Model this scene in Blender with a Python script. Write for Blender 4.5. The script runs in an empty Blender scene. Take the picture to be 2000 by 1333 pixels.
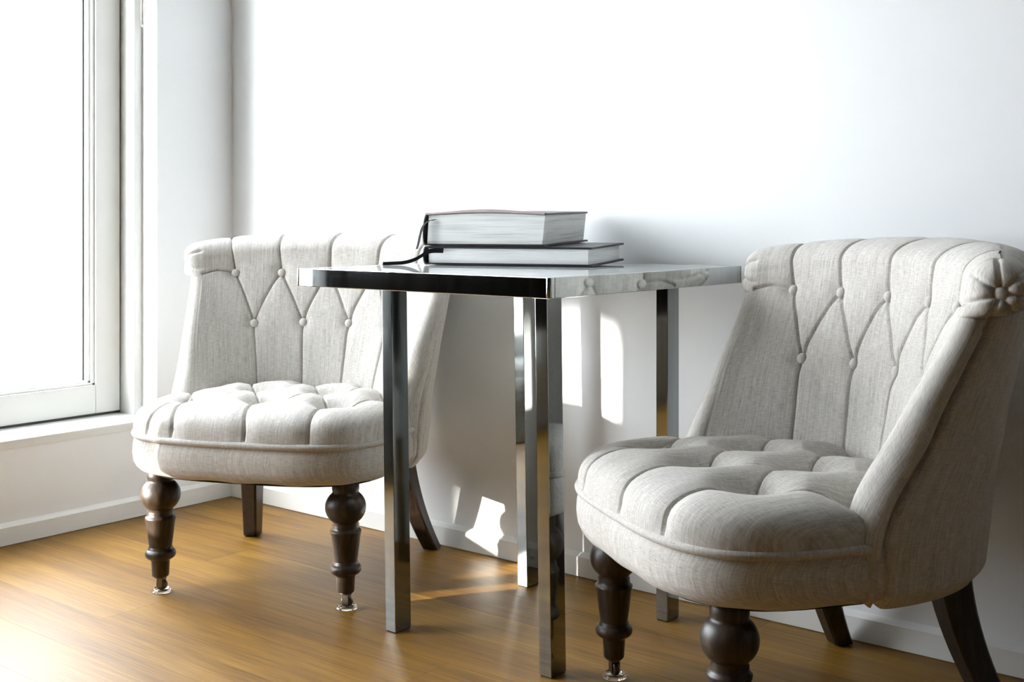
import bpy, bmesh, math, random
import numpy as np
from mathutils import Vector, Matrix

S = 0.72                     # metres per layout unit (camera height)
sc = bpy.context.scene
COL = sc.collection
R = math.radians
random.seed(7)

# ------------------------------------------------------------------ camera, sky, sun, exposure
cam_d = bpy.data.cameras.new('camera')
cam = bpy.data.objects.new('camera', cam_d)
COL.objects.link(cam)
cam.location = (3.5317 * S, -2.7406 * S, S)
cam.rotation_euler = (R(90), 0, math.asin(0.6299))
cam_d.sensor_width = 36.0
cam_d.lens = 2342 / 2000 * 36
cam_d.shift_y = -(666.5 - 430) / 2000
cam_d.clip_start = 0.05
sc.camera = cam

world = bpy.data.worlds.new('sky')
sc.world = world
world.use_nodes = True
bg = world.node_tree.nodes['Background']
bg.inputs[0].default_value = (0.91, 0.965, 1.03, 1)
bg.inputs[1].default_value = 6.5

sun_d = bpy.data.lights.new('sun', 'SUN')
sun_d.energy = 9.0
sun_d.angle = R(0.6)
sun_d.color = (1.0, 0.95, 0.86)
sun = bpy.data.objects.new('sun', sun_d)
COL.objects.link(sun)
sun.rotation_euler = Vector((1, 1.5, -0.3)).to_track_quat('-Z', 'Y').to_euler()


def portal(name, y0, y1, z0, z1, x=-0.33):
    d = bpy.data.lights.new(name, 'AREA')
    d.shape = 'RECTANGLE'
    d.size = abs(y1 - y0) * S
    d.size_y = (z1 - z0) * S
    d.cycles.is_portal = True
    o = bpy.data.objects.new(name, d)
    COL.objects.link(o)
    o.location = (x * S, (y0 + y1) / 2 * S, (z0 + z1) / 2 * S)
    o.rotation_euler = Vector((1, 0, 0)).to_track_quat('-Z', 'Z').to_euler()


portal('window_daylight', -0.35, -1.42, 0.33, 2.95)
portal('window_daylight', -1.48, -3.08, 0.33, 2.95)

sc.view_settings.view_transform = 'Standard'
sc.view_settings.look = 'None'
sc.view_settings.gamma = 1
sc.view_settings.use_curve_mapping = False
sc.view_settings.exposure = 1.72

# ------------------------------------------------------------------ materials


def new_mat(name):
    m = bpy.data.materials.new(name)
    m.use_nodes = True
    nt = m.node_tree
    b = nt.nodes['Principled BSDF']
    return m, nt, b


def N(nt, kind, **kw):
    n = nt.nodes.new(kind)
    for k, v in kw.items():
        setattr(n, k, v)
    return n


def noise(nt, vec, scale, detail=3, rough=0.5, mapscale=None, dist=0.0):
    if mapscale is not None:
        mp = N(nt, 'ShaderNodeMapping')
        mp.inputs['Scale'].default_value = mapscale
        nt.links.new(vec, mp.inputs['Vector'])
        vec = mp.outputs[0]
    n = N(nt, 'ShaderNodeTexNoise')
    n.inputs['Scale'].default_value = scale
    n.inputs['Detail'].default_value = detail
    n.inputs['Roughness'].default_value = rough
    n.inputs['Distortion'].default_value = dist
    nt.links.new(vec, n.inputs['Vector'])
    return n.outputs['Fac']


def ramp(nt, fac, stops):
    r = N(nt, 'ShaderNodeValToRGB')
    e = r.color_ramp.elements
    e[0].position, e[0].color = stops[0][0], (*stops[0][1], 1)
    e[1].position, e[1].color = stops[-1][0], (*stops[-1][1], 1)
    for p, c in stops[1:-1]:
        k = e.new(p)
        k.color = (*c, 1)
    nt.links.new(fac, r.inputs[0])
    return r.outputs[0]


def mathn(nt, op, a, b=None):
    n = N(nt, 'ShaderNodeMath', operation=op)
    for i, v in enumerate((a, b)):
        if v is None:
            continue
        if isinstance(v, (int, float)):
            n.inputs[i].default_value = v
        else:
            nt.links.new(v, n.inputs[i])
    return n.outputs[0]


def bump(nt, b, h, strength, dist):
    n = N(nt, 'ShaderNodeBump')
    n.inputs['Strength'].default_value = strength
    n.inputs['Distance'].default_value = dist
    nt.links.new(h, n.inputs['Height'])
    nt.links.new(n.outputs[0], b.inputs['Normal'])


def coord(nt, out='Object'):
    return N(nt, 'ShaderNodeTexCoord').outputs[out]


def paint(name, col, rough=0.55, bumpy=0.05):
    m, nt, b = new_mat(name)
    c = coord(nt)
    f = noise(nt, c, 3.0, 4)
    k = tuple(min(1, x * 0.985) for x in col)
    nt.links.new(ramp(nt, f, [(0.3, k), (0.7, col)]), b.inputs['Base Color'])
    b.inputs['Roughness'].default_value = rough
    bump(nt, b, noise(nt, c, 240, 2), bumpy, 0.002)
    return m


M = {}
M['wall'] = paint('wall_paint', (0.86, 0.875, 0.88))
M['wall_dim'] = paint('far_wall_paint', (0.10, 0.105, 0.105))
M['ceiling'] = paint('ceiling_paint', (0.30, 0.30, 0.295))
M['trim'] = paint('trim_paint', (0.83, 0.83, 0.80), 0.35, 0.02)
M['frame'] = paint('window_frame_paint', (0.76, 0.76, 0.73), 0.30, 0.02)
M['gasket'] = paint('gasket_rubber', (0.05, 0.05, 0.045), 0.6)
M['terrace'] = paint('terrace_concrete', (0.62, 0.62, 0.60), 0.8)
M['blocker'] = paint('blocker_render', (0.70, 0.70, 0.68), 0.7)  # for the added block outside that shapes the sun


def glass_mat():
    m, nt, b = new_mat('window_glass')
    out = nt.nodes['Material Output']
    tr = N(nt, 'ShaderNodeBsdfTransparent')
    gl = N(nt, 'ShaderNodeBsdfGlossy')
    gl.inputs['Roughness'].default_value = 0.0
    fr = N(nt, 'ShaderNodeFresnel')
    fr.inputs['IOR'].default_value = 1.35
    mx = N(nt, 'ShaderNodeMixShader')
    gm = N(nt, 'ShaderNodeNewGeometry')
    front = mathn(nt, 'SUBTRACT', 1.0, gm.outputs['Backfacing'])
    nt.links.new(mathn(nt, 'MULTIPLY', fr.outputs[0], front), mx.inputs[0])
    nt.links.new(tr.outputs[0], mx.inputs[1])
    nt.links.new(gl.outputs[0], mx.inputs[2])
    nt.links.new(mx.outputs[0], out.inputs['Surface'])
    nt.nodes.remove(b)
    return m


M['glass'] = glass_mat()


def fabric_mat():
    m, nt, b = new_mat('linen_fabric')
    uv = coord(nt, 'UV')
    warp = noise(nt, uv, 1.0, 3, 0.6, (900, 55, 1))
    weft = noise(nt, uv, 1.0, 3, 0.6, (70, 800, 1))
    slub = noise(nt, uv, 1.0, 2, 0.5, (300, 9, 1))
    big = noise(nt, uv, 9.0, 3)
    w = mathn(nt, 'ADD', mathn(nt, 'MULTIPLY', warp, 0.5), mathn(nt, 'MULTIPLY', weft, 0.5))
    w2 = mathn(nt, 'ADD', mathn(nt, 'MULTIPLY', w, 0.75), mathn(nt, 'MULTIPLY', slub, 0.25))
    c1 = ramp(nt, w2, [(0.34, (0.31, 0.29, 0.258)), (0.5, (0.54, 0.517, 0.478)), (0.66, (0.73, 0.71, 0.67))])
    mix = N(nt, 'ShaderNodeMixRGB', blend_type='MULTIPLY')
    mix.inputs[0].default_value = 0.5
    nt.links.new(c1, mix.inputs[1])
    nt.links.new(ramp(nt, big, [(0.3, (0.90, 0.89, 0.87)), (0.7, (1, 1, 1))]), mix.inputs[2])
    nt.links.new(mix.outputs[0], b.inputs['Base Color'])
    b.inputs['Roughness'].default_value = 0.95
    b.inputs['Specular IOR Level'].default_value = 0.15
    b.inputs['Sheen Weight'].default_value = 0.15
    b.inputs['Sheen Roughness'].default_value = 0.5
    bump(nt, b, w, 0.35, 0.002)
    return m


M['fabric'] = fabric_mat()


def wood_mat(name, dark, mid, light, rough, mscale, bumpy=0.2):
    m, nt, b = new_mat(name)
    c = coord(nt)
    f = noise(nt, c, 1.0, 5, 0.6, mscale, 0.6)
    g = noise(nt, c, 14, 3)
    k = mathn(nt, 'ADD', mathn(nt, 'MULTIPLY', f, 0.75), mathn(nt, 'MULTIPLY', g, 0.25))
    nt.links.new(ramp(nt, k, [(0.32, dark), (0.5, mid), (0.7, light)]), b.inputs['Base Color'])
    b.inputs['Roughness'].default_value = rough
    bump(nt, b, f, bumpy, 0.002)
    return m


M['leg_wood'] = wood_mat('weathered_dark_wood', (0.008, 0.0045, 0.0025), (0.028, 0.0155, 0.008), (0.075, 0.044, 0.023), 0.42, (120, 120, 9))
M['rear_wood'] = wood_mat('dark_stained_wood', (0.008, 0.005, 0.0035), (0.020, 0.0115, 0.007), (0.042, 0.024, 0.014), 0.35, (120, 120, 9))


def plank_mat():
    m, nt, b = new_mat('oak_planks')
    c = coord(nt)
    info = N(nt, 'ShaderNodeObjectInfo').outputs['Random']
    off = N(nt, 'ShaderNodeCombineXYZ')
    nt.links.new(mathn(nt, 'MULTIPLY', info, 37.0), off.inputs[2])
    ad = N(nt, 'ShaderNodeVectorMath', operation='ADD')
    nt.links.new(c, ad.inputs[0])
    nt.links.new(off.outputs[0], ad.inputs[1])
    v = ad.outputs[0]
    grain = noise(nt, v, 1.0, 6, 0.62, (7, 300, 1), 0.3)
    broad = noise(nt, v, 1.0, 3, 0.5, (1.6, 22, 1), 0.8)
    k = mathn(nt, 'ADD', mathn(nt, 'MULTIPLY', grain, 0.68), mathn(nt, 'MULTIPLY', broad, 0.32))
    k = mathn(nt, 'ADD', k, mathn(nt, 'MULTIPLY', mathn(nt, 'SUBTRACT', info, 0.5), 0.11))
    col = ramp(nt, k, [(0.28, (0.075, 0.030, 0.002)), (0.5, (0.20, 0.095, 0.007)), (0.70, (0.33, 0.180, 0.022))])
    nt.links.new(col, b.inputs['Base Color'])
    rg = mathn(nt, 'ADD', mathn(nt, 'MULTIPLY', grain, 0.16), 0.40)
    nt.links.new(rg, b.inputs['Roughness'])
    b.inputs['Specular IOR Level'].default_value = 0.46
    bump(nt, b, mathn(nt, 'ADD', grain, mathn(nt, 'MULTIPLY', noise(nt, v, 1.0, 2, 0.5, (3, 30, 1)), 0.6)), 0.06, 0.003)
    return m


M['plank'] = plank_mat()


def metal(name, col, rough, streak=True):
    m, nt, b = new_mat(name)
    b.inputs['Metallic'].default_value = 1.0
    c = coord(nt)
    f = noise(nt, c, 1.0, 3, 0.6, (60, 60, 3))
    nt.links.new(ramp(nt, f, [(0.3, tuple(x * 0.9 for x in col)), (0.7, col)]), b.inputs['Base Color'])
    rr = mathn(nt, 'ADD', mathn(nt, 'MULTIPLY', f, 0.06), rough)
    nt.links.new(rr, b.inputs['Roughness'])
    return m


M['chrome'] = metal('polished_chrome', (0.34, 0.36, 0.36), 0.035)
M['chrome_edge'] = metal('chrome_frame', (0.52, 0.54, 0.54), 0.012)
M['caster'] = metal('dull_caster_metal', (0.16, 0.14, 0.12), 0.35)


def simple(name, col, rough, spec=0.5, amt=0.15, sc_=60, metallic=0, coat=0):
    m, nt, b = new_mat(name)
    f = noise(nt, coord(nt), sc_, 3)
    nt.links.new(ramp(nt, f, [(0.3, tuple(x * (1 - amt) for x in col)), (0.7, col)]), b.inputs['Base Color'])
    b.inputs['Roughness'].default_value = rough
    b.inputs['Specular IOR Level'].default_value = spec
    b.inputs['Metallic'].default_value = metallic
    b.inputs['Coat Weight'].default_value = coat
    b.inputs['Coat Roughness'].default_value = 0.02
    return m


M['top_glass'] = simple('tinted_top_glass', (0.84, 0.88, 0.88), 0.015, 0.75, 0.04, 5)
M['black_cloth'] = simple('black_book_cloth', (0.012, 0.013, 0.015), 0.42, 0.5, 0.4, 300)
M['brown_cloth'] = simple('dark_brown_book_cloth', (0.035, 0.024, 0.022), 0.45, 0.5, 0.4, 300)
M['pale_edge'] = simple('sheen_cover_edge', (0.52, 0.43, 0.41), 0.6, 0.4, 0.2, 40)  # pale colour stands in for light sheen on the dark cloth edge
M['ribbon'] = simple('black_ribbon', (0.006, 0.006, 0.007), 0.7, 0.15, 0.3, 200)
M['dust'] = simple('black_dust_cover', (0.015, 0.014, 0.014), 0.9, 0.2, 0.3, 200)
M['cord'] = simple('cream_chain_plastic', (0.78, 0.76, 0.68), 0.35)
M['blind'] = simple('white_blind_fabric', (0.86, 0.86, 0.85), 0.8, 0.2, 0.05, 30)
_nt = M['blind'].node_tree                      # woven cloth that lets daylight through
_tl = N(_nt, 'ShaderNodeBsdfTranslucent')
_tl.inputs['Color'].default_value = (0.9, 0.9, 0.88, 1)
_mx = N(_nt, 'ShaderNodeMixShader')
_mx.inputs[0].default_value = 0.7
_nt.links.new(_nt.nodes['Principled BSDF'].outputs[0], _mx.inputs[1])
_nt.links.new(_tl.outputs[0], _mx.inputs[2])
_nt.links.new(_mx.outputs[0], _nt.nodes['Material Output'].inputs['Surface'])
M['screw'] = metal('screw_metal', (0.7, 0.7, 0.68), 0.25)


def pages_mat(name, base, dark):
    m, nt, b = new_mat(name)
    c = coord(nt)
    f = noise(nt, c, 1.0, 4, 0.7, (6, 6, 900))
    g = noise(nt, c, 1.0, 3, 0.6, (5, 5, 210))
    k = mathn(nt, 'ADD', mathn(nt, 'MULTIPLY', f, 0.5), mathn(nt, 'MULTIPLY', g, 0.5))
    nt.links.new(ramp(nt, k, [(0.34, dark), (0.5, base), (0.72, tuple(min(1, x * 1.1) for x in base))]), b.inputs['Base Color'])
    b.inputs['Roughness'].default_value = 0.75
    bump(nt, b, k, 0.6, 0.002)
    return m


M['pages'] = pages_mat('aged_page_edges', (0.80, 0.80, 0.78), (0.45, 0.46, 0.45))
M['pages_white'] = pages_mat('white_page_edges', (0.88, 0.88, 0.87), (0.74, 0.74, 0.73))


def clear_mat():
    m, nt, b = new_mat('clear_plastic')
    f = noise(nt, coord(nt), 40, 2)
    nt.links.new(ramp(nt, f, [(0.3, (0.93, 0.94, 0.94)), (0.7, (0.97, 0.98, 0.98))]), b.inputs['Base Color'])
    b.inputs['Roughness'].default_value = 0.06
    b.inputs['Transmission Weight'].default_value = 1.0
    b.inputs['IOR'].default_value = 1.45
    return m


M['clear'] = clear_mat()

# ------------------------------------------------------------------ mesh helpers (layout units -> metres)


def link(name, me, parent=None, mat=None):
    o = bpy.data.objects.new(name, me)
    COL.objects.link(o)
    if parent is not None:
        o.parent = parent
    if mat is not None:
        me.materials.append(mat)
    return o


def mesh_obj(name, verts, faces, mat, parent=None, smooth=True, uv=None, merge=0.0, loc=(0, 0, 0)):
    me = bpy.data.meshes.new(name)
    v = np.asarray(verts, float) * S
    me.from_pydata(v.tolist(), [], faces if isinstance(faces, list) else faces.tolist())
    if uv is not None:
        lay = me.uv_layers.new(name='UVMap')
        idx = np.empty(len(me.loops), int)
        me.loops.foreach_get('vertex_index', idx)
        lay.data.foreach_set('uv', (np.asarray(uv, float) * S)[idx].ravel())
    if smooth:
        me.polygons.foreach_set('use_smooth', [True] * len(me.polygons))
    if merge > 0:
        bm = bmesh.new()
        bm.from_mesh(me)
        bmesh.ops.remove_doubles(bm, verts=bm.verts, dist=merge)
        bm.to_mesh(me)
        bm.free()
    me.update()
    o = link(name, me, parent, mat)
    o.location = Vector(loc) * S
    return o


def bm_obj(name, bm, mat, parent=None, smooth=False, loc=(0, 0, 0)):
    for v in bm.verts:
        v.co *= S
    bmesh.ops.recalc_face_normals(bm, faces=bm.faces)
    me = bpy.data.meshes.new(name)
    bm.to_mesh(me)
    bm.free()
    if smooth:
        me.polygons.foreach_set('use_smooth', [True] * len(me.polygons))
    o = link(name, me, parent, mat)
    o.location = Vector(loc) * S
    return o


def add_box(bm, x0, x1, y0, y1, z0, z1, bev=0.0, seg=2):
    r = bmesh.ops.create_cube(bm, size=1)
    vs = r['verts']
    for v in vs:
        v.co = Vector(((x0 + x1) / 2 + v.co.x * (x1 - x0), (y0 + y1) / 2 + v.co.y * (y1 - y0), (z0 + z1) / 2 + v.co.z * (z1 - z0)))
    if bev > 0:
        es = list({e for v in vs for e in v.link_edges})
        bmesh.ops.bevel(bm, geom=es, offset=bev, segments=seg, affect='EDGES', profile=0.5, clamp_overlap=True)


def box(name, x0, x1, y0, y1, z0, z1, mat, parent=None, bev=0.0, loc=(0, 0, 0)):
    bm = bmesh.new()
    add_box(bm, x0, x1, y0, y1, z0, z1, bev)
    return bm_obj(name, bm, mat, parent, loc=loc)


def lathe(name, prof, mat, parent=None, seg=36, loc=(0, 0, 0), caps=True):
    v, f = [], []
    n = len(prof)
    for r, z in prof:
        for k in range(seg):
            a = 2 * math.pi * k / seg
            v.append((r * math.cos(a), r * math.sin(a), z))
    for i in range(n - 1):
        for k in range(seg):
            k2 = (k + 1) % seg
            f.append((i * seg + k, i * seg + k2, (i + 1) * seg + k2, (i + 1) * seg + k))
    if caps:
        f.append(tuple(reversed(range(seg))))
        f.append(tuple((n - 1) * seg + k for k in range(seg)))
    return mesh_obj(name, v, f, mat, parent, True, loc=loc)


def tube(name, pts, rad, mat, parent=None, seg=8, loc=(0, 0, 0), uvs=False):
    P = np.asarray(pts, float)
    T = np.gradient(P, axis=0)
    T /= np.linalg.norm(T, axis=1)[:, None]
    v, f, uv = [], [], []
    up = np.array((0, 0, 1.0))
    ln = 0
    for i in range(len(P)):
        t = T[i]
        a = np.cross(t, up)
        if np.linalg.norm(a) < 1e-4:
            a = np.array((1.0, 0, 0))
        a /= np.linalg.norm(a)
        b = np.cross(a, t)
        if i:
            ln += np.linalg.norm(P[i] - P[i - 1])
        for k in range(seg):
            an = 2 * math.pi * k / seg
            v.append(P[i] + rad * (math.cos(an) * a + math.sin(an) * b))
            uv.append((ln, k / seg * rad * 6.28))
    for i in range(len(P) - 1):
        for k in range(seg):
            k2 = (k + 1) % seg
            f.append((i * seg + k, i * seg + k2, (i + 1) * seg + k2, (i + 1) * seg + k))
    f.append(tuple(range(seg)))
    f.append(tuple(reversed([(len(P) - 1) * seg + k for k in range(seg)])))
    return mesh_obj(name, v, f, mat, parent, True, uv=uv, loc=loc)


def empty(name, loc, rz=0.0):
    o = bpy.data.objects.new(name, None)
    o.empty_display_size = 0.1
    COL.objects.link(o)
    o.location = Vector(loc) * S
    o.rotation_euler = (0, 0, rz)
    return o


def tag(o, label, cat, group=None):
    o['label'] = label
    o['category'] = cat
    if group:
        o['group'] = group
    return o


def structure(o):
    o['kind'] = 'structure'
    return o


def pw(x, xs, ys, blur=0.03):
    """smoothed piecewise-linear table"""
    g = np.linspace(xs[0] - 0.3, xs[-1] + 0.3, 1200)
    t = np.interp(g, xs, ys)
    k = max(3, int(blur / (g[1] - g[0])) | 1)
    ker = np.hanning(k + 2)[1:-1]
    ker /= ker.sum()
    t = np.convolve(np.pad(t, k // 2, mode='edge'), ker, 'valid')
    return np.interp(x, g, t)


# ------------------------------------------------------------------ room shell
X1, YF, ZC = 8.0, -7.0, 3.4
WT = 0.38                                     # wall thickness
floor = structure(box('floor', -0.02, X1 + 0.1, YF - 0.1, 0.1, -0.08, -0.012, M['plank']))
rows = []
y = 0.067
while y > YF:
    rows.append((max(y - 0.16, YF), min(y, 0.0)))
    y -= 0.16
plank_cache = {}
for i, (ya, yb) in enumerate(rows):
    ph = {6: 0.84, 5: 1.718}.get(i)
    L = 1.78
    if ph is None:
        ph = (0.37 + i * 0.677) % L
    xs = [0.0]
    x = ph % L
    if x < 0.15:
        x += L
    while x < X1 - 0.1:
        xs.append(x)
        x += L
    xs.append(X1)
    for a, b_ in zip(xs[:-1], xs[1:]):
        key = (round(b_ - a, 4), round(yb - ya, 4))
        if key not in plank_cache:
            w, h = key
            bm = bmesh.new()
            add_box(bm, 0.0003, w - 0.0003, 0.0003, h - 0.0003, -0.012, 0.0, 0.0)
            plank_cache[key] = bm_obj('plank', bm, M['plank'])
            o = plank_cache[key]
        else:
            o = plank_cache[key].copy()
            COL.objects.link(o)
        o.parent = floor
        o.location = Vector((a, ya, 0)) * S

structure(box('ceiling', -WT, X1 + 0.2, YF - 0.2, 0.2, ZC, ZC + 0.1, M['ceiling']))
structure(box('wall_back', 0.0, X1 + 0.2, 0.0, 0.15, -0.08, ZC, M['wall']))
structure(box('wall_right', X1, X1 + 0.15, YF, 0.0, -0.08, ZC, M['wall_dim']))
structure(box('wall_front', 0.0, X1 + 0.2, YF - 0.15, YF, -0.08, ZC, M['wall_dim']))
WY0, WY1, WZ0, WZ1 = -0.319, -3.09, 0.2945, 2.98     # window opening
bm = bmesh.new()
add_box(bm, -WT, 0, WY0, 0.15, -0.08, ZC, 0.004, 1)          # strip by the corner
add_box(bm, -WT, 0, WY1, WY0, -0.08, WZ0)                    # below the sill
add_box(bm, -WT, 0, WY1, WY0, WZ1, ZC)                       # above
add_box(bm, -WT, 0, YF - 0.15, WY1, -0.08, ZC)               # beyond
structure(bm_obj('wall_left', bm, M['wall']))

# baseboards: flat face with a chamfered top
def baseboard(name, p0, p1, inward):
    prof = [(0.0, 0.002), (0.016, 0.002), (0.016, 0.0565), (0.0145, 0.0575), (0.006, 0.0655), (0.0, 0.0685)]
    p0, p1, n = Vector(p0), Vector(p1), Vector(inward)
    v, f = [], []
    for p in (p0, p1):
        for d, z in prof:
            q = p + n * d
            v.append((q.x, q.y, z))
    k = len(prof)
    for i in range(k - 1):
        f.append((i, i + 1, k + i + 1, k + i))
    f.append(tuple(range(k)))
    f.append(tuple(reversed(range(k, 2 * k))))
    return structure(mesh_obj(name, v, f, M['trim'], smooth=False))


bb = baseboard('baseboard_back', (0.0, 0, 0), (X1, 0, 0), (0, -1, 0))
baseboard('baseboard_left', (0, 0.0, 0), (0, YF, 0), (1, 0, 0))
for sx in (1.63, 3.2):
    s_ = lathe('screw', [(0.0006, -0.0035), (0.006, -0.003), (0.0075, 0.0)], M['screw'], bb, 14, loc=(sx, -0.0165, 0.032))
    s_.rotation_euler = (R(-90), 0, 0)

# ------------------------------------------------------------------ windows
FX = -0.083       # room face of the fixed frame
SX = -0.160       # room face of the sash


def window(name, y0, y1, sill=True):
    """y0 (towards the corner) > y1; opening jamb to jamb"""
    root = structure(empty(name, (0, (y0 + y1) / 2, WZ0)))
    oy, oz = -(y0 + y1) / 2, -WZ0

    def b(nm, x0_, x1_, ya, yb, za, zb, mat, par=root, bev=0.002):
        return box(nm, x0_, x1_, min(ya, yb) + oy, max(ya, yb) + oy, za + oz, zb + oz, mat, par, bev)
    fw = 0.032
    b('jamb', -0.34, FX, y0, y0 - fw, WZ0, WZ1, M['frame'])
    b('jamb', -0.34, FX, y1, y1 + fw, WZ0, WZ1, M['frame'])
    b('head', -0.34, FX, y0 - fw, y1 + fw, WZ1 - fw, WZ1, M['frame'])
    # sash
    g = 0.006
    sy0, sy1 = y0 - fw - g, y1 + fw + g
    sz0, sz1 = 0.3375, WZ1 - fw - g
    st, rl = 0.093, 0.097
    b('gasket', -0.30, SX - 0.008, y0 - fw, y0 - fw - g * 1.6, sz0 - 0.01, sz1, M['gasket'], bev=0)
    b('gasket', -0.30, SX - 0.008, sy0, sy1, 0.327, sz0 + 0.002, M['gasket'], bev=0)
    b('sash_stile', -0.25, SX, sy0, sy0 - st, sz0, sz1, M['frame'])
    b('sash_stile', -0.25, SX, sy1, sy1 + st, sz0, sz1, M['frame'])
    b('sash_rail', -0.25, SX - 0.0012, sy0 - st, sy1 + st, sz0, sz0 + rl, M['frame'])
    b('sash_rail', -0.25, SX - 0.0012, sy0 - st, sy1 + st, sz1 - rl, sz1, M['frame'])
    # glazing bead: two stepped strips round the glass
    gy0, gy1, gz0, gz1 = sy0 - st, sy1 + st, sz0 + rl, sz1 - rl
    for dx, wd in ((0.008, 0.010), (0.020, 0.019)):
        bm = bmesh.new()
        for (a0, a1, c0, c1) in ((gy0 - wd, gy0, gz0, gz1), (gy1, gy1 + wd, gz0, gz1), (gy1, gy0, gz0, gz0 + wd * 0.8), (gy1, gy0, gz1 - wd, gz1)):
            add_box(bm, -0.245, SX - dx, a0 + oy, a1 + oy, c0 + oz, c1 + oz, 0.0015, 1)
        bm_obj('glazing_bead', bm, M['frame'], root)
    b('seal', -0.2165, -0.2035, gy0 - 0.019, gy0 - 0.024, gz0, gz1, M['gasket'], bev=0)
    b('glass_pane', -0.214, -0.206, gy0 - 0.005, gy1 + 0.005, gz0 + 0.005, gz1 - 0.005, M['glass'], bev=0)
    return root


window('window_1', WY0, -1.46)
window('window_2', -1.46, WY1)
# sill: nose flush with the wall, sloping board up to the sash
prof = [(0.004, 0.2945), (0.004, 0.319), (0.0015, 0.3215), (-0.045, 0.3225), (-0.052, 0.327), (-0.34, 0.331), (-0.34, 0.2945)]
v = [(px, yy, pz) for yy in (WY0 - 0.001, WY1 + 0.001) for px, pz in prof]
k = len(prof)
f = [(i, (i + 1) % k, k + (i + 1) % k, k + i) for i in range(k)] + [tuple(range(k)), tuple(reversed(range(k, 2 * k)))]
structure(mesh_obj('trim_1', v, f, M['frame'], smooth=False))

# outside: terrace, added unseen block with gaps that shapes the sun
structure(box('terrace', -16.0, -WT, -16.0, 8.0, -0.4, -0.2, M['terrace']))
bm = bmesh.new()
add_box(bm, -6.3, -6.0, -11.26, -9.1, 2.40, 5.2)
add_box(bm, -6.3, -6.0, -10.72, -9.1, -0.2, 2.40)
add_box(bm, -6.3, -6.0, -12.6, -11.26, 3.05, 5.2)
structure(bm_obj('sun_blocker', bm, M['blocker']))

# dark console against the window wall, left of the frame (it shows in the chrome)
dk = empty('console_table', (0.20, -2.665, 0))
M['dark_wood'] = wood_mat('black_stained_wood', (0.010, 0.012, 0.012), (0.016, 0.018, 0.018), (0.028, 0.030, 0.030), 0.5, (6, 90, 90))
box('carcass', 0.068, 0.15, -0.87, 0.87, 0.52, 0.82, M['dark_wood'], dk, 0.004)
box('worktop', 0.065, 0.16, -0.875, 0.875, 0.82, 0.845, M['dark_wood'], dk, 0.004)
for i in range(3):
    dr = box('drawer', 0.15, 0.162, -0.855 + i * 0.575, -0.295 + i * 0.575, 0.54, 0.80, M['dark_wood'], dk, 0.003)
    o = lathe('knob', [(0.004, 0.0), (0.006, 0.010), (0.014, 0.018), (0.012, 0.026), (0.001, 0.028)], M['caster'], dr, 14, loc=(0.162, -0.575 + i * 0.575, 0.67))
    o.rotation_euler = (0, R(90), 0)
for sx in (0.09, 0.128):
    for sy in (-0.84, 0.84):
        box('leg', sx - 0.02, sx + 0.02, sy - 0.02, sy + 0.02, 0, 0.52, M['dark_wood'], dk, 0.003)
tag(dk, 'long black console table with drawers against the window wall', 'console table')

# roller blinds: one rolled up above the first window with its chain, one added half drawn on the second to shape the sun
def blind(y0, y1, zb, label):
    zt = WZ1 - 0.06
    t = empty('roller_blind', (-0.045, (y0 + y1) / 2, zt))
    L = abs(y1 - y0) / 2
    o = lathe('roller_tube', [(0.001, -L), (0.03, -L), (0.03, L), (0.001, L)], M['blind'], t, 20)
    o.rotation_euler = (R(90), 0, 0)
    box('blind_cloth', 0.027, 0.0285, -L, L, zb - zt, 0.005, M['blind'], t)
    box('bottom_bar', 0.021, 0.0345, -L, L, zb - zt - 0.02, zb - zt, M['frame'], t, 0.004)
    return tag(t, label, 'blind')


blind(WY0 - 0.02, -1.44, 2.75, 'white roller blind rolled up above the window nearest the corner')
blind(-1.48, WY1 + 0.02, 2.0, 'unseen white roller blind added over the window further from the corner to shape the sun')

ch = empty('blind_chain', (-0.062, WY0 - 0.012, 1.668))
cb = bmesh.new()
cz0, cz1, hw = 0.008, 2.90 - 1.668, 0.0085
path = [(-hw, cz1)] + [(-hw, cz1 - i * 0.0068) for i in range(1, int((cz1 - 0.012) / 0.0068))]
path += [(hw * math.cos(a), 0.0105 + hw * math.sin(a) * 1.2) for a in np.linspace(math.pi, 2 * math.pi, 7)[1:-1]]
path += [(hw, 0.015 + i * 0.0068) for i in range(int((cz1 - 0.012) / 0.0068))]
for px, pz in path:
    bmesh.ops.create_icosphere(cb, subdivisions=1, radius=0.0029, matrix=Matrix.Translation((px, 0, pz)))
o = bm_obj('chain_beads', cb, M['cord'], ch, True)
o['kind'] = 'stuff'
tube('chain_cord', [(a, 0, b_) for a, b_ in path], 0.0009, M['cord'], ch, 6)
tag(ch, 'looped cream bead chain of the blind hanging beside the window frame', 'blind chain')

# ------------------------------------------------------------------ tufted chair
UP_S = [-0.70, -0.35, 0.0, 0.35, 0.70]
LO_S = [-0.54, -0.178, 0.178, 0.54]
UPZ, LOZ = 0.842, 0.692
SK = 0.43


def a_in(z): return pw(z, [0.38, 0.517, 0.69, 0.84, 0.90], [0.298, 0.305, 0.345, 0.372, 0.380], 0.12)
def yc_in(z): return pw(z, [0.38, 0.517, 0.69, 0.84, 0.90], [0.150, 0.165, 0.188, 0.216, 0.230], 0.12)
def yt_in(z): return pw(z, [0.30, 0.43, 0.505, 0.656, 0.795, 0.86, 0.92], [-0.052, -0.054, -0.045, 0.022, 0.098, 0.124, 0.135], 0.08)
def a_out(z): return pw(z, [0.315, 0.34, 0.43, 0.6, 0.84], [0.352, 0.376, 0.385, 0.387, 0.405], 0.03)
def y_rear(z): return pw(z, [0.315, 0.34, 0.43, 0.84], [0.350, 0.371, 0.380, 0.408], 0.03)


PHI, PHO = R(60), R(92)


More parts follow.
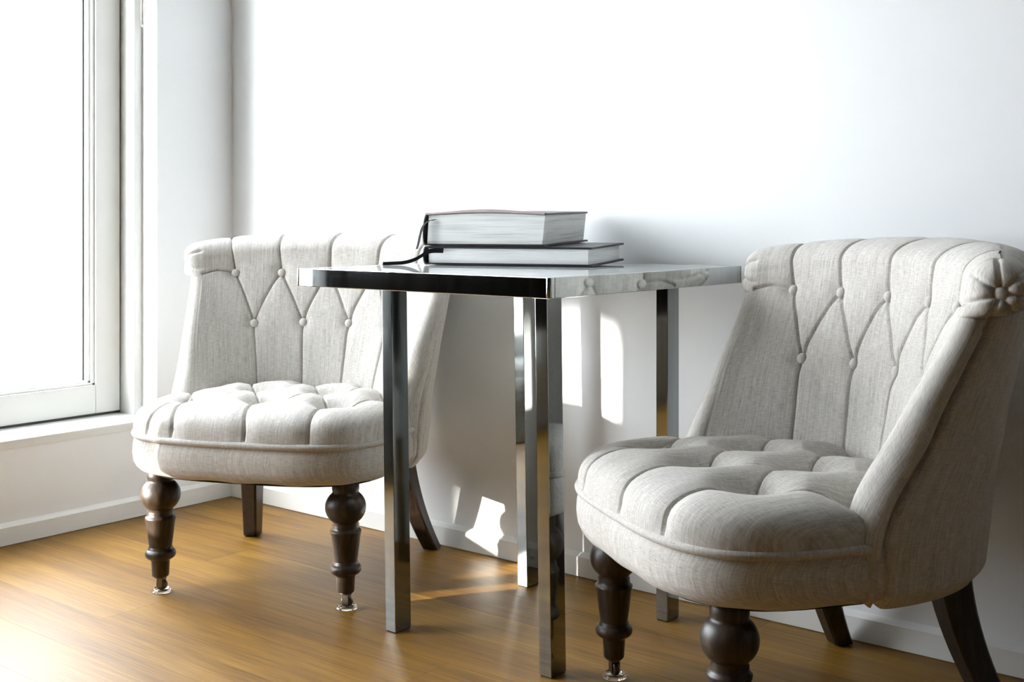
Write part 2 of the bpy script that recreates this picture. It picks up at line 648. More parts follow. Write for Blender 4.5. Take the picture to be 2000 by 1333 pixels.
def inner(s, z):
    p = s * PHI
    yc, yt = yc_in(z), yt_in(z)
    return a_in(z) * np.sin(p) / math.sin(PHI), yc - (yc - yt) * (1 - np.cos(p)) / (1 - math.cos(PHI))


def outer(s, z):
    p = s * PHO
    yc, yt = y_rear(z), yt_in(z) + pw(z, [0.38, 0.45, 0.60, 0.80, 0.90], [0.006, 0.012, 0.050, 0.045, 0.030], 0.06)
    return a_out(z) * np.sin(p) / math.sin(PHO), yc - (yc - yt) * (1 - np.cos(p)) / (1 - math.cos(PHO))


def seg_dist(px, py, a, b):
    ax, ay = a
    bx, by = b
    dx, dy = bx - ax, by - ay
    t = np.clip(((px - ax) * dx + (py - ay) * dy) / (dx * dx + dy * dy + 1e-12), 0, 1)
    return np.hypot(px - ax - t * dx, py - ay - t * dy)


def curve_pts(a, b, bow, n=7):
    a, b = np.array(a), np.array(b)
    d = b - a
    nrm = np.array((-d[1], d[0]))
    return [tuple(a + d * t + nrm * bow * 4 * t * (1 - t)) for t in np.linspace(0, 1, n)]


def poly_dist(px, py, pts):
    d = np.full(px.shape, 9.0)
    for a, b in zip(pts[:-1], pts[1:]):
        d = np.minimum(d, seg_dist(px, py, a, b))
    return d


def grid_normals(P, periodic):
    if periodic:
        du = np.roll(P, -1, 1) - np.roll(P, 1, 1)
    else:
        du = np.gradient(P, axis=1)
    dv = np.gradient(P, axis=0)
    n = np.cross(du, dv)
    l = np.linalg.norm(n, axis=2)[..., None]
    return n / np.maximum(l, 1e-9)


def build_backrest(root):
    Ns, Nc, No = 360, 48, 90
    Ka, Kb = 130, 78
    s_in = np.linspace(-1, 1, Ns)
    s_out = np.sin(np.linspace(1, -1, No) * math.pi / 2)
    ZC_, RZ = 0.905, 0.055
    al0 = R(-62)

    def zc(s): return ZC_ + 0.002 - 0.030 * s ** 2
    def path(s):
        ds = 1e-3
        x0, y0 = inner(s - ds, 0.87)
        x1, y1 = inner(s + ds, 0.87)
        tx, ty = x1 - x0, y1 - y0
        l = np.hypot(tx, ty)
        return tx / l, ty / l
    def roll(s):
        ax, ay = inner(s, zc(s))
        tx, ty = path(s)
        nx, ny = -ty, tx
        bx, by = outer(s, np.full_like(s, 0.845))
        th = (bx - ax) * nx + (by - ay) * ny
        w = np.maximum(0.055 + 0.0 * s, (th + 0.035) / 2)
        w = np.where(np.abs(s) > 0.75, 0.055 + (w - 0.055) * (1 - np.clip((np.abs(s) - 0.75) / 0.25, 0, 1)), w)
        return ax, ay, nx, ny, w

    K = Ka + Kb
    I = np.zeros((K, Ns, 3))
    O = np.zeros((K, No, 3))
    q_in = np.zeros((K, Ns))
    ax, ay, nx, ny, w = roll(s_in)
    zcs = zc(s_in)
    zlow = zcs + RZ * math.sin(al0)
    for k in range(Ka):
        t = k / Ka
        z = 0.40 + (zlow - 0.40) * t
        x_, y_ = inner(s_in, z)
        I[k] = np.stack([x_, y_, z], 1)
        q_in[k] = z
    ox, oy_, onx, ony, ow = roll(s_out)
    ozc = zc(s_out)
    ozl = ozc + RZ * math.sin(al0)
    for k in range(Ka):
        t = k / Ka
        z = 0.315 + (ozl - 0.315) * t
        x_, y_ = outer(s_out, z)
        O[k] = np.stack([x_, y_, z], 1)
    # B offset along n at the underside
    for j in range(Kb):
        al = al0 + (R(90) - al0) * j / (Kb - 1)
        k = Ka + j
        z = zcs + RZ * math.sin(al)
        if al < 0:
            x_, y_ = inner(s_in, z)
            q_in[k] = z
        else:
            off = w * (1 - math.cos(al))
            x_, y_ = ax + nx * off, ay + ny * off
            q_in[k] = zcs + w * al * 0.8
        I[k] = np.stack([x_, y_, z], 1)
        zo = ozc + RZ * math.sin(al)
        off = ow * (1 + math.cos(al))
        px, py = outer(s_out, ozl)
        base = (px - ox) * onx + (py - oy_) * ony
        if al < 0:
            f = (1 - al / al0)
            f = math.sin(f * math.pi / 2) ** 0.6
            off = base + (2 * ow - base) * f
        O[k] = np.stack([ox + onx * off, oy_ + ony * off, zo], 1)
    # caps
    c = (np.arange(Nc) + 1) / (Nc + 1)
    ang = c * math.pi

    def cap(A, B):
        d = B - A
        h = np.linalg.norm(d[:, :2], axis=1)
        fwd = np.stack([d[:, 1], -d[:, 0]], 1) / np.maximum(h, 1e-9)[:, None]
        out = np.zeros((K, Nc, 3))
        for i, a in enumerate(ang):
            m = (1 - math.cos(a)) / 2
            out[:, i] = A * (1 - m) + B * m
            out[:, i, :2] += fwd * (h * 0.5 * math.sin(a))[:, None]
        return out
    CR = cap(I[:, -1], O[:, 0])
    CL = cap(I[:, 0] * [-1, 1, 1], O[:, -1] * [-1, 1, 1]) * [-1, 1, 1]
    CL = CL[:, ::-1]
    P = np.concatenate([I, CR, O, CL], axis=1)
    Nn = P.shape[1]
    nrm = grid_normals(P, True)
    mid = nrm[Ka // 2, Ns // 2]
    if mid[1] > 0:
        nrm = -nrm
    nrm[-1] = (0, 0, 1)
    # ---- tufting on the inner face
    D = np.zeros((K, Nn))
    XX = np.broadcast_to(s_in * SK, (K, Ns))
    QQ = q_in
    up = [(s * SK, UPZ - 0.0) for s in UP_S]
    lo = [(s * SK, LOZ) for s in LO_S]
    lines = []
    for i, u in enumerate(up):
        lines.append([u, (u[0] * 1.05, UPZ + 0.075), (u[0] * 1.12, UPZ + 0.30)])
    for i, l in enumerate(lo):
        lines.append([l, (l[0] * 0.985, 0.60), (l[0] * 0.95, 0.40)])
        lines.append(curve_pts(up[i], l, 0.02))
        lines.append(curve_pts(up[i + 1], l, -0.03))
    for sg in (-1, 1):
        lines.append([(sg * 0.70 * SK, UPZ), (sg * 0.86 * SK, UPZ + 0.006), (sg * 1.02 * SK, UPZ - 0.006)])
    dl = np.full((K, Ns), 9.0)
    for ln in lines:
        dl = np.minimum(dl, poly_dist(XX, QQ, ln))
    db = np.full((K, Ns), 9.0)
    for u in up + lo:
        db = np.minimum(db, np.hypot(XX - u[0], QQ - u[1]))
    disp = -0.0062 * np.exp(-(dl / 0.0036) ** 2) - 0.0028 * np.exp(-(dl / 0.020) ** 2) - 0.0095 * np.exp(-(db / 0.026) ** 2) + 0.002
    # fade below the seat
    D[:, :Ns] = disp
    # back of the roll: carry the gathers over
    so = s_out * SK
    qo = np.zeros((K, No))
    for ln_s in UP_S:
        d_ = np.abs(so[None, :] - ln_s * SK * 1.1) + np.zeros((K, 1))
        fade = np.clip((np.arange(K) - (Ka + Kb * 0.62)) / (Kb * 0.3), 0, 1)[:, None]
        D[:, Ns + Nc:Ns + Nc + No] += -0.006 * np.exp(-(d_ / 0.008) ** 2) * fade
    # seam down the outer front edge of each wing
    kk = np.arange(K)[:, None]
    seamfade = np.clip((Ka - 4 - kk) / 8.0, 0, 1)
    for sl, edge in ((slice(Ns, Ns + Nc + 30), O[:, :1]), (slice(Ns + Nc + No - 30, Nn), O[:, -1:])):
        ds = np.linalg.norm(P[:, sl] - edge, axis=2)
        D[:, sl] += (-0.018 * np.exp(-(ds / 0.0058) ** 2) - 0.004 * np.exp(-(ds / 0.016) ** 2)) * seamfade
    # rosette at the scroll ends
    ends = []
    for sg in (-1, 1):
        s1 = np.array([float(sg)])
        ex, ey, enx, eny, ew = [float(q[0]) for q in roll(s1)]
        tx, ty = [float(q[0]) for q in path(s1)]
        tx, ty = tx * sg, ty * sg
        zc1 = float(zc(s1)[0])
        Cc = np.array((ex + enx * ew, ey + eny * ew, zc1 - 0.004))
        T = np.array((tx, ty, 0.0))
        Nv = np.array((enx, eny, 0.0))
        E = Cc + T * 0.053
        rel = P - Cc
        axd = rel @ T
        u_ = rel @ Nv
        v_ = rel[..., 2]
        r = np.hypot(u_, v_)
        psi = np.arctan2(v_, u_)
        near = (axd > -0.006) & (r < 0.075) & (np.abs(P[..., 0]) > 0.3)
        npl = 7
        dpsi = np.abs(((psi + math.pi / npl * 0.3) / (2 * math.pi / npl) + 0.5) % 1 - 0.5) * (2 * math.pi / npl)
        dd = r * dpsi
        amp = np.clip((r - 0.006) / 0.012, 0, 1) * np.clip((axd + 0.006) / 0.02, 0, 1)
        dis = -0.0065 * np.exp(-(dd / 0.0042) ** 2) * amp - 0.020 * np.exp(-(r / 0.022) ** 2) * (axd > 0)
        D += np.where(near, dis, 0)
        ends.append((E - T * 0.016, T))
    P2 = P + nrm * D[..., None]
    # UVs
    lu = np.concatenate([[0], np.cumsum(np.linalg.norm(np.diff(P[Ka // 2], axis=0), axis=1))])
    lv = np.concatenate([np.zeros((1, Nn)), np.cumsum(np.linalg.norm(np.diff(P, axis=0), axis=2), axis=0)])
    UV = np.stack([np.broadcast_to(lu, (K, Nn)), lv], 2).reshape(-1, 2)
    idx = np.arange(K * Nn).reshape(K, Nn)
    a = idx[:-1]
    b = np.roll(idx, -1, 1)[:-1]
    c_ = np.roll(idx, -1, 1)[1:]
    d = idx[1:]
    F = np.stack([a, b, c_, d], 2).reshape(-1, 4)
    if mid[1] > 0:
        F = F[:, ::-1]
    o = mesh_obj('backrest', P2.reshape(-1, 3), F, M['fabric'], root, True, uv=UV, merge=2e-5)
    # button sites
    sites = []
    for s, z in [(s, UPZ) for s in UP_S] + [(s, LOZ) for s in LO_S]:
        j = int(round((s + 1) / 2 * (Ns - 1)))
        k = int(np.argmin(np.abs(q_in[:, j] - z)))
        sites.append((P2[k, j] + nrm[k, j] * 0.0075, nrm[k, j], 0.0125))
    for E, T in ends:
        sites.append((E, T, 0.0125))
    return o, sites


def outline(t, grow=0.0):
    """seat plan, t = angle; front is -y"""
    c, s = np.cos(t), np.sin(t)
    n = 3.5
    ax, ayf, ayb = 0.366 + grow, 0.318 + grow, 0.30
    ay = np.where(s < 0, ayf, ayb)
    r = (np.abs(c / ax) ** n + np.abs(s / ay) ** n) ** (-1 / n)
    return r * c, r * s - 0.078


def build_seat(root):
    NT, NR = 660, 210
    th = np.linspace(0, 2 * math.pi, NT, endpoint=False)
    # even arclength along the outline
    tt = np.linspace(0, 2 * math.pi, 4000)
    ox, oy = outline(tt)
    L = np.concatenate([[0], np.cumsum(np.hypot(np.diff(ox), np.diff(oy)))])
    th = np.interp(np.linspace(0, L[-1], NT, endpoint=False), L, tt)
    ox, oy = outline(th)
    p = 3.8
    g = np.linspace(0.0, 1, NR)
    # sample the crown profile evenly
    tau = np.linspace(0, math.pi / 2, 4000)
    rho_t, h_t = np.sin(tau) ** (2 / p), np.cos(tau) ** (2 / p)
    Lp = np.concatenate([[0], np.cumsum(np.hypot(np.diff(rho_t) * 0.36, np.diff(h_t) * 0.088))])
    tu = np.interp(g * Lp[-1], Lp, tau)
    rho, h = np.sin(tu) ** (2 / p), np.cos(tu) ** (2 / p)
    rho[0] = 1e-4
    cx, cy = 0.0, -0.078
    X = cx + rho[:, None] * (ox - cx)[None, :]
    Y = cy + rho[:, None] * (oy - cy)[None, :]
    Z = 0.430 + 0.091 * h[:, None] + 0 * X
    P = np.stack([X, Y, Z], 2)
    nrm = grid_normals(P, True)
    if nrm[NR // 3, 0, 2] < 0:
        nrm = -nrm
    nrm[0] = (0, 0, 1)
    F1 = [(-0.20, -0.205), (0.0, -0.205), (0.20, -0.205)]
    F2 = [(-0.30, -0.035), (-0.10, -0.03), (0.10, -0.03), (0.30, -0.035)]
    F3 = [(-0.20, 0.125), (0.0, 0.13), (0.20, 0.125)]
    lines = [
        curve_pts(F1[0], (-0.135, -0.45), -0.10), curve_pts(F1[1], (0.075, -0.45), -0.10), curve_pts(F1[2], (0.235, -0.45), -0.08),
        curve_pts(F2[0], (-0.27, -0.43), 0.10), curve_pts(F2[0], (-0.45, -0.06), 0.05), curve_pts(F2[3], (0.45, -0.06), 0.05),
        curve_pts(F1[0], (-0.30, -0.47), 0.03) if False else [F1[0], F1[0]],
    ]
    for i in range(3):
        lines.append(curve_pts(F1[i], F2[i], 0.10))
        lines.append(curve_pts(F1[i], F2[i + 1], -0.10))
        lines.append(curve_pts(F3[i], F2[i], 0.10))
        lines.append(curve_pts(F3[i], F2[i + 1], -0.10))
        lines.append([F3[i], (F3[i][0] * 0.95, 0.26)])
    d = np.full(X.shape, 9.0)
    for ln in lines:
        d = np.minimum(d, poly_dist(X, Y, ln))
    db = np.full(X.shape, 9.0)
    for q in F1 + F2 + F3:
        db = np.minimum(db, np.hypot(X - q[0], Y - q[1]))
    edge = np.clip((1.0 - g[:, None]) / 0.06, 0, 1) * 0.75 + 0.25
    disp = (-0.0090 * np.exp(-(d / 0.0032) ** 2) - 0.0065 * np.exp(-(d / 0.024) ** 2)) * edge - 0.056 * np.exp(-(db / 0.050) ** 2) + 0.008
    disp[-2:] = np.minimum(disp[-2:], 0)
    P2 = P + nrm * disp[..., None]
    UV = np.stack([X, Y + (0.52 - Z) * np.sign(Y + 0.078)], 2).reshape(-1, 2)
    idx = np.arange(NR * NT).reshape(NR, NT)
    a, b = idx[:-1], np.roll(idx, -1, 1)[:-1]
    c_, dd = np.roll(idx, -1, 1)[1:], idx[1:]
    F = np.stack([a, dd, c_, b], 2).reshape(-1, 4)
    mesh_obj('seat', P2.reshape(-1, 3), F, M['fabric'], root, True, uv=UV, merge=1e-4)

    # piping from wing to wing
    tfr = np.linspace(R(180 - 6), R(360 + 6), 160)
    px, py = outline(tfr, 0.004)
    keep = py < -0.052
    tube('piping', np.stack([px, py, 0.4285 + 0 * px], 1)[keep], 0.0088, M['fabric'], root, 10)

    # skirt band, a little fuller at mid height, rolled under at the bottom
    prof = [(0.000, 0.432), (0.004, 0.418), (0.0075, 0.400), (0.0085, 0.380), (0.006, 0.356), (0.000, 0.342), (-0.008, 0.333), (-0.020, 0.3275), (-0.040, 0.326)]
    nP = 40
    pg = np.interp(np.linspace(0, len(prof) - 1, nP), range(len(prof)), [q[0] for q in prof])
    pz = np.interp(np.linspace(0, len(prof) - 1, nP), range(len(prof)), [q[1] for q in prof])
    t2 = np.linspace(R(180 - 9), R(360 + 9), 400)
    vs, uvs = [], []
    for j in range(nP):
        x_, y_ = outline(t2, pg[j])
        wob = 0.0016 * np.sin(x_ * 41 + 1) * np.sin(y_ * 37) * np.clip((0.36 - pz[j]) / 0.03, 0, 1)
        ln = np.concatenate([[0], np.cumsum(np.hypot(np.diff(x_), np.diff(y_)))])
        vs.append(np.stack([x_, y_, pz[j] + wob], 1))
        uvs.append(np.stack([ln, np.full_like(ln, pz[j])], 1))
    vs = np.array(vs)
    idx = np.arange(nP * 400).reshape(nP, 400)
    F = np.stack([idx[:-1, :-1], idx[1:, :-1], idx[1:, 1:], idx[:-1, 1:]], 2).reshape(-1, 4)
    mesh_obj('skirt', vs.reshape(-1, 3), F, M['fabric'], root, True, uv=np.array(uvs).reshape(-1, 2))
    # dust cover below
    t3 = np.linspace(0, 2 * math.pi, 64, endpoint=False)
    x_, y_ = outline(t3, -0.03)
    x_ = np.where(y_ > 0, x_ * (1 - 0.45 * (np.maximum(y_, 0) / 0.22) ** 2), x_)
    y_ = np.where(y_ > 0, y_ * 1.25, y_)
    v = [(a, b, 0.331) for a, b in zip(x_, y_)] + [(a, b, 0.322) for a, b in zip(x_, y_)]
    f = [tuple(range(64)), tuple(reversed(range(64, 128)))] + [(i, (i + 1) % 64, 64 + (i + 1) % 64, 64 + i) for i in range(64)]
    mesh_obj('dust_cover', v, f, M['dust'], root, False)


def smooth_prof(pts, n=6):
    out = []
    for i in range(len(pts) - 1):
        p0 = pts[max(i - 1, 0)]
        p1, p2 = pts[i], pts[i + 1]
        p3 = pts[min(i + 2, len(pts) - 1)]
        for k in range(n):
            t = k / n
            r = 0.5 * (2 * p1[0] + (p2[0] - p0[0]) * t + (2 * p0[0] - 5 * p1[0] + 4 * p2[0] - p3[0]) * t * t + (3 * p1[0] - p0[0] - 3 * p2[0] + p3[0]) * t ** 3)
            z = p1[1] + (p2[1] - p1[1]) * t
            out.append((max(r, 0.001), z))
    out.append(pts[-1])
    return out


def front_leg(root, x, y):
    ball = [(0.0525 * math.cos(a) ** 0.9, 0.262 + 0.046 * math.sin(a)) for a in np.linspace(R(-55), R(52), 18)]
    p = [(0.0215, 0.044), (0.0225, 0.046), (0.0245, 0.083), (0.0245, 0.085), (0.0270, 0.087), (0.030, 0.090)]
    ring = [(0.030 + 0.0105 * math.cos(a), 0.1035 + 0.0125 * math.sin(a)) for a in np.linspace(R(-80), R(70), 10)]
    p += ring
    p += [(0.0325, 0.1165), (0.0325, 0.120), (0.0300, 0.1225), (0.0300, 0.124), (0.0335, 0.150), (0.0380, 0.190), (0.0405, 0.198), (0.0408, 0.2015), (0.0385, 0.204), (0.0360, 0.206), (0.0345, 0.212), (0.0350, 0.217)]
    p += [b for b in ball if b[1] > 0.222]
    p += [(0.0335, 0.303), (0.0350, 0.308), (0.0350, 0.332), (0.030, 0.3325)]
    p = [(r, z) for r, z in p]
    leg = lathe('front_leg', p, M['leg_wood'], root, 40, loc=(x, y, 0))
    # caster: cup plate, fork, wheel
    cs = lathe('caster', [(0.012, 0.0445), (0.018, 0.0435), (0.018, 0.040), (0.009, 0.0385), (0.008, 0.030), (0.003, 0.0295)][::-1], M['caster'], leg, 20)
    bm = bmesh.new()
    for sx in (-1, 1):
        add_box(bm, -0.007, 0.012, sx * 0.0085 - 0.0015, sx * 0.0085 + 0.0015, 0.014, 0.038, 0.001, 1)
    add_box(bm, -0.006, 0.012, -0.0095, 0.0095, 0.034, 0.0395, 0.001, 1)
    bm_obj('caster_fork', bm, M['caster'], leg)
    w = lathe('caster_wheel', [(0.004, -0.0065), (0.0135, -0.0065), (0.0155, -0.004), (0.0155, 0.004), (0.0135, 0.0065), (0.004, 0.0065)], M['caster'], leg, 24, loc=(0.004, 0, 0.0205))
    w.rotation_euler = (R(90), 0, 0)
    return leg


def rear_leg(root, sg):
    n = 16
    v, f = [], []
    for i in range(n):
        t = i / (n - 1)                       # top -> floor
        z = 0.345 * (1 - t) + 0.004 * t
        x = sg * (0.242 + 0.020 * t + 0.038 * t * t)
        yy = 0.188 + 0.022 * t + 0.093 * t ** 1.8
        hx = 0.029 - 0.006 * t
        hy = 0.036 - 0.013 * t
        c = 0.22
        for dx, dy in ((-1, -1 + c), (-1 + c, -1), (1 - c, -1), (1, -1 + c), (1, 1 - c), (1 - c, 1), (-1 + c, 1), (-1, 1 - c)):
            v.append((x + dx * hx, yy + dy * hy, z))
    for i in range(n - 1):
        for k in range(8):
            k2 = (k + 1) % 8
            f.append((i * 8 + k, (i + 1) * 8 + k, (i + 1) * 8 + k2, i * 8 + k2))
    f.append(tuple(range(8)))
    f.append(tuple(reversed([(n - 1) * 8 + k for k in range(8)])))
    leg = mesh_obj('rear_leg', v, f, M['rear_wood'], root, False)
    lathe('foot_pad', [(0.016, 0.0), (0.0175, 0.001), (0.0175, 0.005), (0.016, 0.006)], M['dust'], leg, 16, loc=(sg * 0.302, 0.305, 0))
    return leg


FRONT_LEGS = ((-0.268, -0.285), (0.268, -0.285))


def make_chair():
    root = empty('slipper_chair', (0, 0, 0))
    bk, sites = build_backrest(root)
    build_seat(root)
    button_me = None
    for pos, nv, rad in sites:
        q = Vector(nv).to_track_quat('Z', 'Y')
        if button_me is None:
            prof = [(0.0005, 0.0075), (0.005, 0.0070), (0.0090, 0.0050), (0.0118, 0.0018), (0.0125, -0.001), (0.0115, -0.004), (0.006, -0.006)]
            o = lathe('button', prof[::-1], M['fabric'], root, 24)
            lay = o.data.uv_layers.active
            button_me = o.data
        else:
            o = link('button', button_me, root)
        o.location = Vector(pos) * S
        o.rotation_euler = q.to_euler()
    for x, y in FRONT_LEGS:
        front_leg(root, x, y)
    for sg in (-1, 1):
        rear_leg(root, sg)
    return root


def copy_tree(o, parent=None):
    c = o.copy()
    COL.objects.link(c)
    if parent is not None:
        c.parent = parent
    for k in list(o.children):
        copy_tree(k, c)
    return c


def cam2room(X, Y):
    return 3.5317 + X * 0.7767 - Y * 0.6299, -2.7406 + X * 0.6299 + Y * 0.7767


CAMROT = math.asin(0.6299)
chair_a = make_chair()
ax_, ay_ = cam2room(-0.612, 3.430)
chair_a.location = Vector((ax_, ay_, 0)) * S
chair_a.rotation_euler = (0, 0, CAMROT - R(15.2))
tag(chair_a, 'button-tufted pale linen slipper chair standing in the corner beside the window', 'chair', 'tufted slipper chairs')
chair_b = copy_tree(chair_a)
bx_, by_ = cam2room(0.575, 2.453)
chair_b.location = Vector((bx_, by_, 0)) * S
chair_b.rotation_euler = (0, 0, CAMROT - R(72.6))
tag(chair_b, 'button-tufted pale linen slipper chair right of the chrome table, nearer and turned sideways', 'chair', 'tufted slipper chairs')

# clear cups under the front casters
CUP = [(0.0225, 0.0), (0.0265, 0.0012), (0.0270, 0.003), (0.0235, 0.009), (0.0225, 0.0100), (0.0205, 0.0098), (0.0190, 0.0050), (0.004, 0.0046)]
cup_me = None
labels = {(0, 0): 'clear plastic cup under the caster of the corner chair leg nearest the window',
          (0, 1): 'clear plastic cup under the corner chair caster beside the chrome table leg',
          (1, 0): 'clear plastic cup under the right chair front caster nearest the table',
          (1, 1): 'clear plastic cup under the right chair front caster closest to the camera'}
for ci, chair in enumerate((chair_a, chair_b)):
    for li, (lx, ly) in enumerate(FRONT_LEGS):
        if cup_me is None:
            o = lathe('caster_cup', CUP, M['clear'], None, 32)
            cup_me = o.data
        else:
            o = link('caster_cup', cup_me)
        p = Matrix.Rotation(chair.rotation_euler.z, 3, 'Z') @ (Vector((lx + 0.004, ly, 0)) * S) + chair.location
        o.location = (p.x, p.y, 0.0002)
        tag(o, labels[(ci, li)], 'caster cup', 'clear cups under the chair casters')

# ------------------------------------------------------------------ chrome table
TX0, TX1, TY0, TY1 = 1.3167, 2.078, -0.829, -0.030
TZ, TB = 0.8845, 0.8415
tb = empty('side_table', ((TX0 + TX1) / 2, (TY0 + TY1) / 2, 0))
cx_, cy_ = (TX0 + TX1) / 2, (TY0 + TY1) / 2
hx_, hy_ = (TX1 - TX0) / 2, (TY1 - TY0) / 2
# frame: four mitred chrome rails
rw = 0.018
rails = (('frame_rail', -hx_, hx_, -hy_, -hy_ + rw), ('frame_rail', -hx_, hx_, hy_ - rw, hy_), ('frame_rail', -hx_, -hx_ + rw, -hy_ + rw, hy_ - rw), ('frame_rail', hx_ - rw, hx_, -hy_ + rw, hy_ - rw))
for nm, a, b_, c_, d_ in rails:
    box(nm, a, b_, c_, d_, TB, TZ, M['chrome_edge'], tb, 0.0016)
for sx in (-1, 1):
    for sy in (-1, 1):
        lathe('corner_post', [(0.0052, TB + 0.0006), (0.0058, TB + 0.0015), (0.0058, TZ - 0.0015), (0.0052, TZ - 0.0006)], M['chrome'], tb, 14, loc=(sx * (hx_ - 0.0045), sy * (hy_ - 0.0045), 0))
box('table_top', -hx_ + rw, hx_ - rw, -hy_ + rw, hy_ - rw, TB + 0.012, TZ - 0.0005, M['top_glass'], tb, 0.0006)
LX, LY = 0.0335, 0.054


def table_leg(xc, yc, lean):
    """xc, yc: the leg's near right corner at the floor; lean: how far its top stands to the left"""
    v = []
    for z, dx in ((0.002, 0.0), (TB + 0.003, -lean)):
        for a, b_ in ((-LX, 0), (0, 0), (0, LY), (-LX, LY)):
            v.append((xc + a + dx * 0.8 - cx_, yc + b_ - cy_, z))
    f = [(3, 2, 1, 0), (4, 5, 6, 7), (0, 1, 5, 4), (1, 2, 6, 5), (2, 3, 7, 6), (3, 0, 4, 7)]
    o = mesh_obj('leg', v, f, M['chrome'], tb, False)
    md = o.modifiers.new('bevel', 'BEVEL')
    md.width = 0.0014 * S
    md.segments = 2
    box('foot', xc - LX + 0.002 - cx_, xc - 0.002 - cx_, yc + 0.002 - cy_, yc + LY - 0.002 - cy_, 0, 0.0035, M['dust'], o)
    return o


table_leg(1.4897, -0.669, 0.018)
table_leg(1.9555, -0.661, 0.016)
table_leg(1.515, -0.1877, 0.020)
table_leg(1.957, -0.1858, 0.0)
tag(tb, 'square chrome-legged side table with a glossy top between the two tufted chairs', 'side table')

# ------------------------------------------------------------------ books


def ribbon(name, pts, width, wdir, parent, taper=0.9):
    P = [Vector(p) for p in pts]
    w = Vector(wdir).normalized() * width / 2
    v, f = [], []
    for i, p in enumerate(P):
        k = 1 - (1 - taper) * i / (len(P) - 1)
        up = Vector((0.0005, 0.0, 0.0011))
        v += [p - w * k, p + w * k, p + w * k + up, p - w * k + up]
    for i in range(len(P) - 1):
        for k in range(4):
            k2 = (k + 1) % 4
            f.append((i * 4 + k, (i + 1) * 4 + k, (i + 1) * 4 + k2, i * 4 + k2))
    f.append((0, 1, 2, 3))
    n = (len(P) - 1) * 4
    f.append((n + 3, n + 2, n + 1, n))
    return mesh_obj(name, v, f, M['ribbon'], parent, False)


def spline(ctrl, n=8):
    C = [np.array(c, float) for c in ctrl]
    out = []
    for i in range(len(C) - 1):
        p0, p1, p2, p3 = C[max(i - 1, 0)], C[i], C[i + 1], C[min(i + 2, len(C) - 1)]
        for k in range(n):
            t = k / n
            out.append(0.5 * (2 * p1 + (p2 - p0) * t + (2 * p0 - 5 * p1 + 4 * p2 - p3) * t * t + (3 * p1 - p0 - 3 * p2 + p3) * t ** 3))
    out.append(C[-1])
    return out


def sheet(fn_lo, fn_hi, W, D, nx=14, ny=14):
    """solid between two height fields over [0,W]x[0,D]"""
    v, f = [], []
    for lay, fn in enumerate((fn_lo, fn_hi)):
        for j in range(ny + 1):
            for i in range(nx + 1):
                x, y = W[0] + (W[1] - W[0]) * i / nx, D[0] + (D[1] - D[0]) * j / ny
                v.append((x, y, fn(x, y)))
    n1 = (nx + 1) * (ny + 1)
    g = lambda l, i, j: l * n1 + j * (nx + 1) + i
    for j in range(ny):
        for i in range(nx):
            f.append((g(0, i, j), g(0, i, j + 1), g(0, i + 1, j + 1), g(0, i + 1, j)))
            f.append((g(1, i, j), g(1, i + 1, j), g(1, i + 1, j + 1), g(1, i, j + 1)))
    for i in range(nx):
        f.append((g(0, i, 0), g(0, i + 1, 0), g(1, i + 1, 0), g(1, i, 0)))
        f.append((g(0, i + 1, ny), g(0, i, ny), g(1, i, ny), g(1, i + 1, ny)))
    for j in range(ny):
        f.append((g(0, 0, j + 1), g(0, 0, j), g(1, 0, j), g(1, 0, j + 1)))
        f.append((g(0, nx, j), g(0, nx, j + 1), g(1, nx, j + 1), g(1, nx, j)))
    return v, f


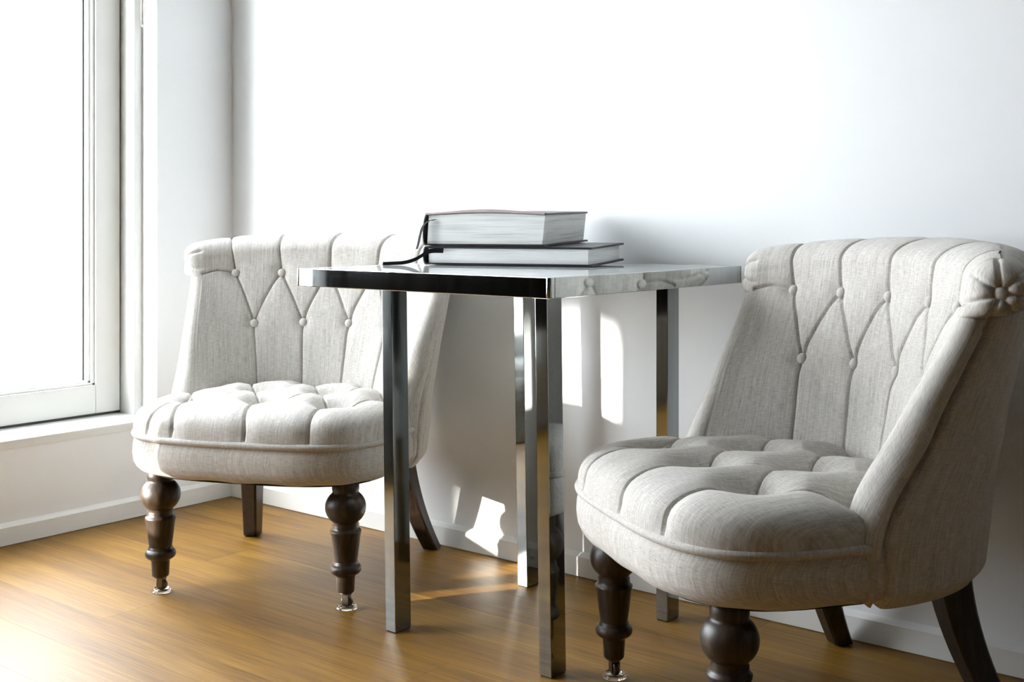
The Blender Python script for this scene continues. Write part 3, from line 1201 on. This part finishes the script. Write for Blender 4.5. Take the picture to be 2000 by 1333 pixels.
def book(name, origin, rz, W, D, T, cov, pages, mat_cov, lift, block_in, puff=0.0, skew=0.0):
    """origin: near left corner (spine side); x along the near edge, y away; lift: rise of the far edge"""
    root = empty(name, origin, rz)
    bt = 0.0052
    def low(x, y): return lift * max(0.0, (x / W)) * max(0.0, (y / D)) ** 1.5
    def top(x, y): return T - bt + lift * (y / D) * 1.0 + puff * math.sin(math.pi * min(max(x / W, 0), 1)) * (1 - (y / D) * 0.6)
    v, f = sheet(lambda x, y: low(x, y) + 0.0004, lambda x, y: low(x, y) + bt, (0, W), (0, D))
    mesh_obj('back_cover', v, f, mat_cov, root, False)
    v, f = sheet(top, lambda x, y: top(x, y) + bt, (0.0, W), (0, D))
    mesh_obj('front_cover', v, f, mat_cov, root, False)
    bi = block_in
    v, f = sheet(lambda x, y: low(x, y) + bt, lambda x, y: top(x, y) - 0.0002, (0.006, W - bi), (bi * 0.7, D - bi))
    vv = []
    for (x, y, z) in v:
        t = (z - 0.005) / max(T, 0.01)
        vv.append((x + skew * (t - 0.5) * (1 if x > W * 0.3 else 0.6) , y, z))
    pb = mesh_obj('page_block', vv, f, pages, root, False)
    # rounded spine
    n = 10
    pts = []
    for i in range(n + 1):
        a = math.pi * i / n
        pts.append((0.002 - 0.010 * math.sin(a) ** 0.7, T * (1 - math.cos(a)) / 2))
    v, f = [], []
    for yy in (0.0, D):
        for (px, pz) in pts:
            v.append((px + skew * (pz / T - 0.5) * 0.6, yy, pz + (lift * yy / D if pz > T / 2 else 0)))
        for (px, pz) in pts:
            v.append((px + 0.0042 + skew * (pz / T - 0.5) * 0.6, yy, 0.0042 + pz * (T - 0.0084) / T + (lift * yy / D if pz > T / 2 else 0)))
    m = n + 1
    for i in range(n):
        f.append((i, i + 1, 2 * m + i + 1, 2 * m + i))
        f.append((m + i + 1, m + i, 3 * m + i, 3 * m + i + 1))
        f.append((i + 1, i, m + i, m + i + 1))
        f.append((2 * m + i, 2 * m + i + 1, 3 * m + i + 1, 3 * m + i))
    mesh_obj('spine', v, f, mat_cov, root, True)
    return root


BZ = TZ + 0.0007
# lower book
x0, y0 = cam2room(-0.2224, 3.0815)
bk1 = book('hardback_book', (x0, y0, BZ), CAMROT - R(20), 0.443, 0.31, 0.0475, 0.006, M['pages_white'], M['black_cloth'], 0.0060, 0.010)
tag(bk1, 'large black hardback book with white page edges, underneath on the table top', 'book', 'books on the table')
rb = spline([(0.05, -0.0005, 0.036), (0.018, -0.006, 0.035), (0.0, -0.012, 0.026), (-0.022, -0.018, 0.013), (-0.050, -0.024, 0.005), (-0.085, -0.03, 0.0028), (-0.105, -0.034, 0.0022)])
ribbon('ribbon_bookmark', rb, 0.013, (0.25, -0.35, 0.9), bk1, 0.6)
# upper book
x0, y0 = cam2room(-0.2237, 3.098)
bk2 = book('hardback_book', (x0, y0, BZ + 0.0484), CAMROT - R(21), 0.329, 0.35, 0.0830, 0.006, M['pages'], M['brown_cloth'], 0.0, 0.006, 0.006, 0.010)
bk2.rotation_euler.x = 0.0195
tag(bk2, 'thick dark brown book with greyish ridged page edges, stacked on top', 'book', 'books on the table')
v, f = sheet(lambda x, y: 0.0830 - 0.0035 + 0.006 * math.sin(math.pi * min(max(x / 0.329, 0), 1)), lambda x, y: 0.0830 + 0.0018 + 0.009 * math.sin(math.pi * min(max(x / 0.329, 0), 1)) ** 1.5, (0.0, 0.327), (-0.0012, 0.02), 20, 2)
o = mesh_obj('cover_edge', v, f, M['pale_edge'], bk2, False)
o['label'] = 'pale front edge of the cover, sheen put into its colour'
rb = spline([(0.028, -0.0008, 0.066), (0.012, -0.004, 0.064), (-0.002, -0.010, 0.050), (-0.008, -0.013, 0.030), (-0.012, -0.016, 0.008), (-0.016, -0.018, -0.008)])
ribbon('ribbon_bookmark', rb, 0.012, (0.9, -0.35, 0.15), bk2, 0.7)
